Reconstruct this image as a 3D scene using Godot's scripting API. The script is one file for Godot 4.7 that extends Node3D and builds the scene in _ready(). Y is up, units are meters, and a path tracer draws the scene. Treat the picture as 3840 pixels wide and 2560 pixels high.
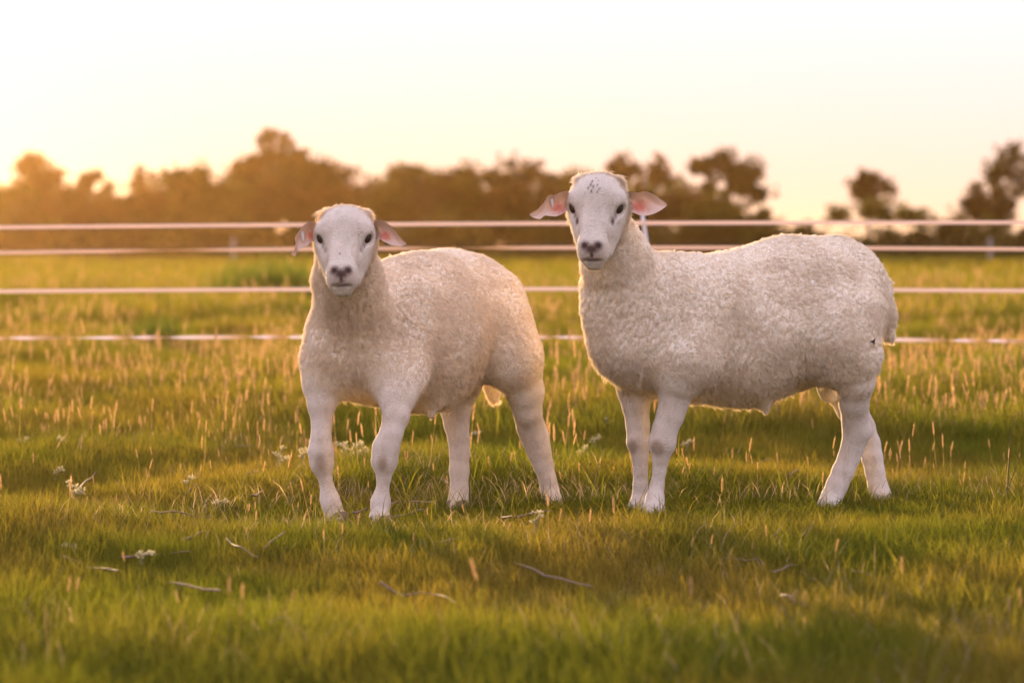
extends Node3D
# Two white sheep in a backlit pasture at sunset, an electric tape fence and a line of trees behind them.

const FOCAL := 10666.7      # focal length in pixels of the 3840 wide photograph (100 mm lens)
const EYE := Vector3(0, 0.75, 0)
const HORIZON := 930.0
var pitch := 0.0
var rng := RandomNumberGenerator.new()
var noise := FastNoiseLite.new()
var used_names := {}
var M := {}

# ---------------------------------------------------------------- places and names
func at(px: float, py: float, depth: float) -> Vector3:
	var dir := Vector3((px - 1920.0) / FOCAL, -(py - 1280.0) / FOCAL, -1.0).rotated(Vector3.RIGHT, pitch)
	return EYE + dir * (depth / -dir.z)

func on_ground(px: float, py: float, height := 0.0) -> Vector3:
	var dir := Vector3((px - 1920.0) / FOCAL, -(py - 1280.0) / FOCAL, -1.0).rotated(Vector3.RIGHT, pitch)
	return EYE + dir * ((height - EYE.y) / dir.y)

func metres(px: float, depth: float) -> float:
	return px * depth / FOCAL

func numbered(called: String) -> String:
	var n: int = used_names.get(called, 0)
	used_names[called] = n + 1
	return called if n == 0 else "%s_%03d" % [called, n]

func tag(o: Node, label: String, category: String, group := "") -> void:
	o.set_meta("label", label)
	o.set_meta("category", category)
	if group != "":
		o.set_meta("group", group)

func thing(called: String, where: Vector3, label: String, category: String, group := "") -> Node3D:
	var o := Node3D.new()
	o.name = numbered(called)
	add_child(o)
	o.position = where
	tag(o, label, category, group)
	return o

func part(called: String, mesh: Mesh, mat: Material, parent: Node) -> MeshInstance3D:
	var o := MeshInstance3D.new()
	o.name = called
	o.mesh = mesh
	o.material_override = mat
	parent.add_child(o, true)
	return o

# ---------------------------------------------------------------- materials
func lin(r: float, g: float, b: float) -> Color:
	return Color(r, g, b).linear_to_srgb()

func make_noise(freq: float, octaves := 4, kind := FastNoiseLite.TYPE_SIMPLEX_SMOOTH, sd := 3) -> FastNoiseLite:
	var n := FastNoiseLite.new()
	n.seed = sd
	n.noise_type = kind
	n.frequency = freq
	n.fractal_octaves = octaves
	return n

func noise_tex(freq: float, size := 512, octaves := 4, ramp: Array = [], kind := FastNoiseLite.TYPE_SIMPLEX_SMOOTH) -> NoiseTexture2D:
	var t := NoiseTexture2D.new()
	t.width = size
	t.height = size
	t.seamless = true
	t.noise = make_noise(freq, octaves, kind)
	if ramp.size():
		var g := Gradient.new()
		var offs := PackedFloat32Array()
		var cols := PackedColorArray()
		for r in ramp:
			offs.append(r[0])
			cols.append(r[1])
		g.offsets = offs
		g.colors = cols
		t.color_ramp = g
	return t

func mat(col: Color, rough := 0.8, vertex := false) -> StandardMaterial3D:
	var m := StandardMaterial3D.new()
	m.albedo_color = col
	m.roughness = rough
	m.metallic_specular = 0.3
	m.vertex_color_use_as_albedo = vertex
	m.cull_mode = BaseMaterial3D.CULL_DISABLED
	return m

func backlit(m: StandardMaterial3D, c: Color) -> StandardMaterial3D:
	m.backlight_enabled = true
	m.backlight = c
	return m

func make_materials() -> void:
	# short coat and skin of the animals; colour comes from the vertices
	var coat := mat(Color.WHITE, 0.85, true)
	coat.uv1_triplanar = true
	coat.uv1_scale = Vector3(9, 9, 9)
	coat.heightmap_enabled = true
	coat.heightmap_scale = 0.32
	coat.heightmap_texture = noise_tex(0.045, 512, 4)
	coat.rim_enabled = true
	coat.rim = 0.35
	M.coat = coat
	M.wool = backlit(mat(Color.WHITE, 0.75, true), lin(0.98, 0.87, 0.72))
	M.ear = backlit(mat(Color.WHITE, 0.8, true), lin(0.46, 0.41, 0.36))
	M.eye = mat(lin(0.040, 0.022, 0.011), 0.35)
	M.eye.metallic_specular = 0.25
	M.fly = mat(lin(0.02, 0.018, 0.016), 0.5)
	M.hoof = mat(lin(0.22, 0.165, 0.11), 0.7)
	M.tag = backlit(mat(lin(0.70, 0.66, 0.60), 0.5), lin(0.3, 0.3, 0.28))
	M.leaf = backlit(mat(Color.WHITE, 0.6, true), lin(0.5, 0.5, 0.3))
	M.grass = backlit(mat(Color.WHITE, 0.75, true), lin(0.92, 0.92, 0.6))
	M.grass.metallic_specular = 0.12
	M.leaf.metallic_specular = 0.1
	M.seed = backlit(mat(Color.WHITE, 0.8, true), lin(0.95, 0.85, 0.7))
	M.flower = backlit(mat(Color.WHITE, 0.8, true), lin(0.7, 0.7, 0.6))
	M.twig = mat(lin(0.26, 0.19, 0.13), 0.85)
	M.twig.uv1_triplanar = true
	M.twig.uv1_scale = Vector3(14, 14, 14)
	M.twig.albedo_texture = noise_tex(0.03, 256, 4, [[0.0, lin(0.35, 0.30, 0.26)], [0.5, lin(0.8, 0.75, 0.7)], [1.0, lin(1, 0.97, 0.92)]])
	M.tape = backlit(mat(lin(0.80, 0.68, 0.575), 0.6), lin(0.40, 0.32, 0.25))
	M.post = mat(lin(0.74, 0.72, 0.76), 0.45)
	M.wood = mat(lin(0.30, 0.27, 0.24), 0.9)
	M.bark = mat(lin(0.10, 0.075, 0.055), 0.95)
	var soil := mat(Color.WHITE, 1.0)
	soil.uv1_triplanar = true
	soil.uv1_world_triplanar = true
	soil.uv1_scale = Vector3(0.35, 0.35, 0.35)
	soil.albedo_texture = noise_tex(0.012, 1024, 6, [[0.0, lin(0.055, 0.06, 0.018)], [0.45, lin(0.085, 0.085, 0.025)], [0.7, lin(0.12, 0.10, 0.035)], [1.0, lin(0.17, 0.13, 0.055)]])
	soil.specular_mode = BaseMaterial3D.SPECULAR_DISABLED
	M.soil = soil

# ---------------------------------------------------------------- small mesh helpers
func commit(v: PackedVector3Array, n: PackedVector3Array, c: PackedColorArray, idx: PackedInt32Array) -> ArrayMesh:
	var a := []
	a.resize(Mesh.ARRAY_MAX)
	a[Mesh.ARRAY_VERTEX] = v
	a[Mesh.ARRAY_NORMAL] = n
	if c.size():
		a[Mesh.ARRAY_COLOR] = c
	a[Mesh.ARRAY_INDEX] = idx
	var m := ArrayMesh.new()
	m.add_surface_from_arrays(Mesh.PRIMITIVE_TRIANGLES, a)
	return m

class Soup:
	var v := PackedVector3Array()
	var n := PackedVector3Array()
	var c := PackedColorArray()
	var i := PackedInt32Array()

	func tri(a: int, b: int, d: int) -> void:
		i.append(a); i.append(b); i.append(d)

	func add(p: Vector3, nn: Vector3, col: Color) -> int:
		v.append(p); n.append(nn); c.append(col)
		return v.size() - 1

	# a round tube along a list of points, with a radius for each
	func tube(pts: Array, radii: Array, col: Color, sides := 6) -> void:
		var first := v.size()
		for k in pts.size():
			var d: Vector3 = (pts[mini(k + 1, pts.size() - 1)] - pts[maxi(k - 1, 0)]).normalized()
			var side: Vector3 = d.cross(Vector3(0.31, 0.2, 0.93)).normalized()
			var up := side.cross(d)
			for s in sides:
				var ang := TAU * s / sides
				var o := side * cos(ang) + up * sin(ang)
				add(pts[k] + o * radii[k], o, col)
		for k in pts.size() - 1:
			for s in sides:
				var a := first + k * sides + s
				var b := first + k * sides + (s + 1) % sides
				tri(a, b, a + sides)
				tri(b, b + sides, a + sides)
		for e in [0, pts.size() - 1]:
			var d2: Vector3 = (pts[0] - pts[1]).normalized() if e == 0 else (pts[-1] - pts[-2]).normalized()
			var mid := add(pts[e] + d2 * radii[e] * 0.5, d2, col)
			for s in sides:
				var a: int = first + e * sides + s
				var b: int = first + e * sides + (s + 1) % sides
				if e == 0: tri(mid, b, a)
				else: tri(mid, a, b)

	# a flat tapering blade along points
	func blade(pts: Array, widths: Array, side: Vector3, col0: Color, col1: Color, lift := Vector3.ZERO) -> void:
		var last := -1
		for k in pts.size():
			var t := float(k) / (pts.size() - 1)
			var d: Vector3 = (pts[mini(k + 1, pts.size() - 1)] - pts[maxi(k - 1, 0)]).normalized()
			var nn := (side.cross(d).normalized() + lift).normalized()
			var col := col0.lerp(col1, t)
			if k == pts.size() - 1:
				var e := add(pts[k], nn, col)
				tri(last, e, last + 1)
			else:
				var a := add(pts[k] - side * widths[k], nn, col)
				add(pts[k] + side * widths[k], nn, col)
				if last >= 0:
					tri(last, a, last + 1)
					tri(last + 1, a, a + 1)
				last = a

func mesh_of(s: Soup) -> ArrayMesh:
	return commit(s.v, s.n, s.c, s.i)

func copies(called: String, mesh: Mesh, m: Material, buf: PackedFloat32Array, parent: Node, colours := true) -> MultiMeshInstance3D:
	var mm := MultiMesh.new()
	mm.transform_format = MultiMesh.TRANSFORM_3D
	mm.use_colors = colours
	mm.mesh = mesh
	mm.instance_count = buf.size() / (16 if colours else 12)
	mm.buffer = buf
	var o := MultiMeshInstance3D.new()
	o.name = called
	o.multimesh = mm
	o.material_override = m
	parent.add_child(o, true)
	o.set_meta("kind", "stuff")
	return o

func push(buf: PackedFloat32Array, x: Vector3, y: Vector3, z: Vector3, o: Vector3, c: Color) -> void:
	buf.append_array([x.x, y.x, z.x, o.x, x.y, y.y, z.y, o.y, x.z, y.z, z.z, o.z, c.r, c.g, c.b, 1.0])

# ---------------------------------------------------------------- bodies: a smooth union of tapered capsules, meshed as surface nets
# each capsule: a, b, ra, rb, blend, hair length, squash; negative blend carves
class Field:
	var a := PackedVector3Array()
	var ba := PackedVector3Array()
	var inv := PackedFloat32Array()
	var ra := PackedFloat32Array()
	var dr := PackedFloat32Array()
	var k := PackedFloat32Array()
	var hair := PackedFloat32Array()
	var squash := PackedFloat32Array()
	var group := PackedInt32Array()
	var join := PackedFloat32Array()
	var groups := 0
	var side := Vector3.RIGHT
	var lo := Vector3(1e9, 1e9, 1e9)
	var hi := -Vector3(1e9, 1e9, 1e9)

	var joined := 0.02
	func add(p: Vector3, q: Vector3, r0: float, r1: float, blend: float, h := 0.0, sq := 1.0) -> void:
		a.append(p)
		ba.append(q - p)
		inv.append(1.0 / maxf((q - p).length_squared(), 1e-9))
		ra.append(r0)
		dr.append(r1 - r0)
		k.append(blend)
		hair.append(h)
		squash.append(1.0 / sq - 1.0)
		group.append(groups)
		join.append(joined)
		if blend > 0.0:
			var r := maxf(r0, r1) + 0.03
			lo = lo.min(p - Vector3(r, r, r)).min(q - Vector3(r, r, r))
			hi = hi.max(p + Vector3(r, r, r)).max(q + Vector3(r, r, r))

	func one(n: int, p: Vector3) -> float:
		var pa := p - a[n]
		if squash[n] != 0.0:
			pa += side * (pa.dot(side) * squash[n])
		var h := clampf(pa.dot(ba[n]) * inv[n], 0.0, 1.0)
		return (pa - ba[n] * h).length() - ra[n] - dr[n] * h

	# capsules of one group blend with their own radius, groups with theirs
	func value(p: Vector3, which: PackedInt32Array) -> float:
		var d := 1e3
		var g := 1e3
		var now := -1
		var kj := 0.02
		for n in which:
			var e := one(n, p)
			var kk := k[n]
			if kk < 0.0 or group[n] != now:
				if now >= 0:
					var hj := maxf(kj - absf(d - g), 0.0) / kj
					d = minf(d, g) - hj * hj * kj * 0.25
				g = 1e3
				now = group[n] if kk > 0.0 else -1
				kj = join[n]
			if kk < 0.0:
				e = -e
				kk = -kk
				var hh := maxf(kk - absf(d - e), 0.0) / kk
				d = maxf(d, e) + hh * hh * kk * 0.25
			else:
				var hh := maxf(kk - absf(g - e), 0.0) / kk
				g = minf(g, e) - hh * hh * kk * 0.25
		if now >= 0:
			var hj := maxf(kj - absf(d - g), 0.0) / kj
			d = minf(d, g) - hj * hj * kj * 0.25
		return d

	func hair_at(p: Vector3) -> float:
		var w := 0.0
		var s := 0.0
		for n in a.size():
			if k[n] > 0.0:
				var g := exp(-maxf(one(n, p), 0.0) * 60.0)
				w += g
				s += g * hair[n]
		return s / maxf(w, 1e-9)

	func mesh(cell: float) -> Array:
		const B := 4
		var all := PackedInt32Array(range(a.size()))
		var nx := int(ceil((hi.x - lo.x) / cell / B)) * B
		var ny := int(ceil((hi.y - lo.y) / cell / B)) * B
		var nz := int(ceil((hi.z - lo.z) / cell / B)) * B
		var sx := 1
		var sy := nx + 1
		var sz := (nx + 1) * (ny + 1)
		var f := PackedFloat32Array()
		f.resize(sz * (nz + 1))
		f.fill(1e9)
		var cells := PackedInt32Array()
		var reach := cell * B * 0.87
		for bz in range(0, nz, B):
			for by in range(0, ny, B):
				for bx in range(0, nx, B):
					var mid := lo + Vector3(bx + B * 0.5, by + B * 0.5, bz + B * 0.5) * cell
					var best := 1e3
					var ds := PackedFloat32Array()
					for n in all:
						var e := one(n, mid)
						ds.append(e)
						if k[n] > 0.0:
							best = minf(best, e)
					if best > reach + 0.03 or best < -reach - 0.14:
						continue
					var few := PackedInt32Array()
					for n in all:
						if ds[n] < best + 2.2 * reach + maxf(absf(k[n]), join[n]):
							few.append(n)
					if absf(value(mid, few)) > reach * 1.25:
						continue
					for z in range(bz, bz + B + 1):
						for y in range(by, by + B + 1):
							var o := z * sz + y * sy + bx
							for x in range(B + 1):
								if f[o + x] > 1e8:
									f[o + x] = value(lo + Vector3(bx + x, y, z) * cell, few)
					for z in range(bz, bz + B):
						for y in range(by, by + B):
							for x in range(bx, bx + B):
								cells.append(z * sz + y * sy + x)
		var vert := PackedInt32Array()
		vert.resize(f.size())
		vert.fill(-1)
		var v := PackedVector3Array()
		var corner := [0, sx, sy, sx + sy, sz, sx + sz, sy + sz, sx + sy + sz]
		var cp := [Vector3(0, 0, 0), Vector3(1, 0, 0), Vector3(0, 1, 0), Vector3(1, 1, 0), Vector3(0, 0, 1), Vector3(1, 0, 1), Vector3(0, 1, 1), Vector3(1, 1, 1)]
		var edges := [[0, 1], [2, 3], [4, 5], [6, 7], [0, 2], [1, 3], [4, 6], [5, 7], [0, 4], [1, 5], [2, 6], [3, 7]]
		for c in cells:
			var inside := 0
			for q in 8:
				if f[c + corner[q]] < 0.0:
					inside += 1
			if inside == 0 or inside == 8:
				continue
			var s := Vector3.ZERO
			var m := 0
			for e in edges:
				var d0 := f[c + corner[e[0]]]
				var d1 := f[c + corner[e[1]]]
				if (d0 < 0.0) != (d1 < 0.0):
					s += (cp[e[0]] as Vector3).lerp(cp[e[1]], d0 / (d0 - d1))
					m += 1
			vert[c] = v.size()
			v.append(lo + (Vector3(c % sy, (c / sy) % (ny + 1), c / sz) + s / m) * cell)
		var idx := PackedInt32Array()
		for c in cells:
			var d0 := f[c]
			for axis in 3:
				var step: int = [sx, sy, sz][axis]
				var u: int = [sy, sz, sx][axis]
				var w: int = [sz, sx, sy][axis]
				var d1 := f[c + step]
				if (d0 < 0.0) == (d1 < 0.0) or c - u - w < 0:
					continue
				var q0 := vert[c - u - w]
				var q1 := vert[c - w]
				var q2 := vert[c]
				var q3 := vert[c - u]
				if q0 < 0 or q1 < 0 or q2 < 0 or q3 < 0:
					continue
				if d0 < 0.0:
					idx.append_array([q0, q2, q1, q0, q3, q2])
				else:
					idx.append_array([q0, q1, q2, q0, q2, q3])
		return [v, idx]

func smooth_normals(v: PackedVector3Array, idx: PackedInt32Array) -> PackedVector3Array:
	var n := PackedVector3Array()
	n.resize(v.size())
	for t in range(0, idx.size(), 3):
		var a := idx[t]
		var b := idx[t + 1]
		var c := idx[t + 2]
		var fn := (v[c] - v[a]).cross(v[b] - v[a])
		n[a] += fn
		n[b] += fn
		n[c] += fn
	for k in n.size():
		n[k] = n[k].normalized()
	return n

func relax(v: PackedVector3Array, idx: PackedInt32Array, times: int) -> PackedVector3Array:
	for r in times:
		var sum := PackedVector3Array()
		var cnt := PackedFloat32Array()
		sum.resize(v.size())
		cnt.resize(v.size())
		for t in range(0, idx.size(), 3):
			var a := idx[t]
			var b := idx[t + 1]
			var c := idx[t + 2]
			var m := v[a] + v[b] + v[c]
			sum[a] += m
			sum[b] += m
			sum[c] += m
			cnt[a] += 3.0
			cnt[b] += 3.0
			cnt[c] += 3.0
		for k in v.size():
			if cnt[k] > 0.0:
				v[k] = v[k].lerp(sum[k] / cnt[k], 0.7)
	return v

func chain(f: Field, base: Vector3, pts: Array, blend: float, sq := 1.0) -> void:
	f.groups += 1
	f.joined = blend
	var inner := 0.05 if sq != 1.0 else 0.012
	for n in pts.size() - 1:
		var p: Array = pts[n]
		var q: Array = pts[n + 1]
		f.add(at(p[0], p[1], p[2]) - base, at(q[0], q[1], q[2]) - base, metres(p[3], p[2]) - p[4] * 0.45, metres(q[3], q[2]) - q[4] * 0.45, inner, minf(p[4], q[4]) * 0.5 + maxf(p[4], q[4]) * 0.5, sq)

# the head, facing +z, origin between the eyes
var head_mesh := []
func make_head() -> void:
	var f := Field.new()
	f.joined = 0.02
	f.add(Vector3(-0.022, 0.016, -0.038), Vector3(0.022, 0.016, -0.038), 0.057, 0.057, 0.02)
	f.add(Vector3(-0.008, 0.034, -0.036), Vector3(0.008, 0.034, -0.036), 0.050, 0.050, 0.02)
	f.add(Vector3(0, 0.025, -0.010), Vector3(0, 0.0, 0.0), 0.050, 0.046, 0.03)
	for s in [-1.0, 1.0]:
		f.groups += 1
		f.joined = 0.022
		f.add(Vector3(s * 0.024, 0.024, 0.016), Vector3(s * 0.060, 0.020, 0.000), 0.022, 0.018, 0.01)
		f.add(Vector3(s * 0.046, 0.0125, 0.0215), Vector3(s * 0.074, 0.0055, 0.000), 0.0085, 0.0085, 0.010)
		f.groups += 1
		f.joined = 0.016
		f.add(Vector3(s * 0.013, -0.002, 0.018), Vector3(s * 0.0125, -0.088, 0.070), 0.029, 0.0225, 0.012)
		f.groups += 1
		f.joined = 0.026
		f.add(Vector3(s * 0.052, -0.024, 0.004), Vector3(s * 0.036, -0.060, 0.018), 0.019, 0.019, 0.012)
		f.groups += 1
		f.joined = 0.026
		f.add(Vector3(s * 0.040, -0.022, -0.035), Vector3(s * 0.022, -0.112, 0.018), 0.041, 0.026, 0.012)
		f.groups += 1
		f.joined = 0.018
		f.add(Vector3(s * 0.046, 0.046, -0.040), Vector3(s * 0.052, 0.064, -0.042), 0.015, 0.007, 0.012)
	f.groups += 1
	f.joined = 0.03
	f.add(Vector3(0, -0.055, -0.06), Vector3(0, -0.02, -0.08), 0.055, 0.06, 0.02)
	f.groups += 1
	f.joined = 0.014
	f.add(Vector3(-0.011, -0.102, 0.066), Vector3(0.011, -0.102, 0.066), 0.031, 0.031, 0.012)
	f.add(Vector3(-0.013, -0.120, 0.060), Vector3(0.013, -0.120, 0.060), 0.0285, 0.0285, 0.010)
	f.groups += 1
	f.joined = 0.006
	f.add(Vector3(-0.007, -0.141, 0.052), Vector3(0.007, -0.141, 0.052), 0.0215, 0.0215, 0.012)
	f.groups += 1
	for s in [-1.0, 1.0]:
		f.add(Vector3(s * 0.075, -0.004, 0.013), Vector3(s * 0.063, -0.017, 0.026), 0.0115, 0.0105, -0.008)
		f.add(Vector3(s * 0.022, -0.093, 0.104), Vector3(s * 0.010, -0.107, 0.104), 0.0075, 0.0045, -0.006)
		f.add(Vector3(s * 0.053, -0.026, 0.034), Vector3(s * 0.045, -0.042, 0.042), 0.005, 0.003, -0.008)
	f.add(Vector3(-0.022, -0.137, 0.078), Vector3(0, -0.1345, 0.089), 0.004, 0.0045, -0.006)
	f.add(Vector3(0, -0.1345, 0.089), Vector3(0.022, -0.137, 0.078), 0.0045, 0.004, -0.006)
	f.add(Vector3(0, -0.112, 0.098), Vector3(0, -0.128, 0.091), 0.003, 0.003, -0.005)
	head_mesh = f.mesh(0.0034)
	head_mesh[0] = relax(head_mesh[0], head_mesh[1], 3)

func spot(p: Vector3, c: Vector3, r: Vector3) -> float:
	return clampf(1.6 - ((p - c) / r).length() * 1.3, 0.0, 1.0)

func along_line(pts: Array, t: float) -> Vector2:
	var x := t * (pts.size() - 1)
	var n := mini(int(x), pts.size() - 2)
	var u := x - n
	var a: Vector2 = pts[maxi(n - 1, 0)]
	var b: Vector2 = pts[n]
	var c: Vector2 = pts[n + 1]
	var d: Vector2 = pts[mini(n + 2, pts.size() - 1)]
	return b.cubic_interpolate(c, a, d, u)

# an ear between its upper and lower rim, root first; cupped, rim curled forward, with thickness
func ear(parent: Node3D, base: Vector3, e: Dictionary, colour: Color) -> void:
	var s := Soup.new()
	var nu := 26
	var nv := 14
	var skin := Color(0.55, 0.10, 0.05)
	for layer in 2:
		for u in nu + 1:
			var t := float(u) / nu
			var hi := along_line(e.top, t)
			var lo := along_line(e.low, t)
			var wide := metres((hi - lo).length(), e.depth)
			for k in nv + 1:
				var x := 2.0 * k / nv - 1.0
				var q2 := hi.lerp(lo, (1.0 - x) * 0.5)
				var q := at(q2.x, q2.y, e.depth) - base
				q.z += (x * x - 0.5) * wide * (0.42 - 0.25 * t) + e.lean * t + 0.012 * sin(t * 3.0)
				# the folded upper rim
				q.z += maxf(0.0, x - 0.35) * wide * 0.30 * e.fold * (1.0 - t * 0.5)
				q.z += 0.0015 * sin(t * 17.0 + x * 5.0)
				if layer == 1:
					q.z -= 0.0030 * (1.0 - x * x * 0.85)
				var c := colour
				if layer == 0:
					var r2 := (q2 - (e.red as Vector2)) / (e.red_size as Vector2)
					var inner := clampf(1.5 - r2.length() * 1.5 + noise.get_noise_2d(q2.y * 45.0 + q2.x * 8.0, q2.x * 9.0) * 0.9, 0.0, 1.0)
					c = c.lerp(skin, inner * 0.7)
				s.add(q, Vector3.ZERO, c)
	var row := nv + 1
	var count := row * (nu + 1)
	for u in nu:
		for k in nv:
			var a := u * row + k
			s.i.append_array([a, a + 1, a + row, a + 1, a + row + 1, a + row])
			a += count
			s.i.append_array([a, a + row, a + 1, a + 1, a + row, a + row + 1])
	for u in nu:
		var a := u * row
		s.i.append_array([a, a + row, a + count, a + row, a + row + count, a + count])
		a += nv
		s.i.append_array([a, a + count, a + row, a + row, a + count, a + row + count])
	s.n = smooth_normals(s.v, s.i)
	if s.n[row * 10 + nv / 2].z < 0.0:   # mirrored: turn every face over
		for t in range(0, s.i.size(), 3):
			var b := s.i[t + 1]
			s.i[t + 1] = s.i[t + 2]
			s.i[t + 2] = b
		s.n = smooth_normals(s.v, s.i)
	part("ear", mesh_of(s), M.ear, parent)

func rim(x0: float, y0: float, zoom: float, flat: Array) -> Array:
	var out := []
	for k in range(0, flat.size(), 2):
		out.append(Vector2(x0 + flat[k] / zoom, y0 + flat[k + 1] / zoom))
	return out

func hoof_mesh() -> ArrayMesh:
	# two pointed claws, toes towards +x, standing on y = 0
	var s := Soup.new()
	for side in [-1.0, 1.0]:
		var rings := [[0.0, 0.050, 0.016], [0.010, 0.046, 0.0158], [0.020, 0.038, 0.0145], [0.028, 0.024, 0.012]]
		var first := s.v.size()
		for r in rings:
			for k in 10:
				var ang: float = TAU * k / 10.0
				var x: float = cos(ang)
				var z: float = sin(ang)
				var long: float = r[1] * (1.0 if x > 0.0 else 0.55)
				s.add(Vector3(x * long - 0.008, r[0], side * 0.0165 + z * r[2] * (1.0 - 0.45 * maxf(x, 0.0))), Vector3(x, 0.25, z).normalized(), Color.WHITE)
		for j in rings.size() - 1:
			for k in 10:
				var a := first + j * 10 + k
				var b := first + j * 10 + (k + 1) % 10
				s.i.append_array([a, b, a + 10, b, b + 10, a + 10])
		var top := s.add(Vector3(-0.004, 0.030, side * 0.0165), Vector3.UP, Color.WHITE)
		for k in 10:
			s.i.append_array([top, first + 30 + k, first + 30 + (k + 1) % 10])
	return mesh_of(s)

func lock_mesh(sd: int, strands: int, spread: float, width: float, curl: float) -> ArrayMesh:
	# a lock of hair one unit long: roots spread, tips gathered, growing along +y and lying over -z side
	var r := RandomNumberGenerator.new()
	r.seed = sd
	var s := Soup.new()
	for k in strands:
		var root := Vector3(r.randf_range(-spread, spread), r.randf_range(-0.12, 0.12), r.randf_range(-spread, spread) * 0.5)
		var tip := Vector3(root.x * 0.35 + r.randf_range(-0.12, 0.12), r.randf_range(0.7, 1.08), root.z * 0.3 + r.randf_range(-0.1, 0.1))
		var bend := Vector3(r.randf_range(-curl, curl), 0, 0.16 + r.randf_range(-curl, curl) * 0.5)
		var mid := (root + tip) * 0.5 + bend
		var side := Vector3(1, 0, r.randf_range(-0.7, 0.7)).normalized()
		var c := Color(1, 1, 1) * r.randf_range(0.9, 1.06)
		c.a = 1.0
		s.blade([root, mid, tip], [width, width * 0.8, 0.0], side, c, c, Vector3(0, 0, 0.35))
	for k in s.n.size():
		if s.n[k].z < 0.0:
			s.n[k] = -s.n[k]
	return mesh_of(s)

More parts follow.
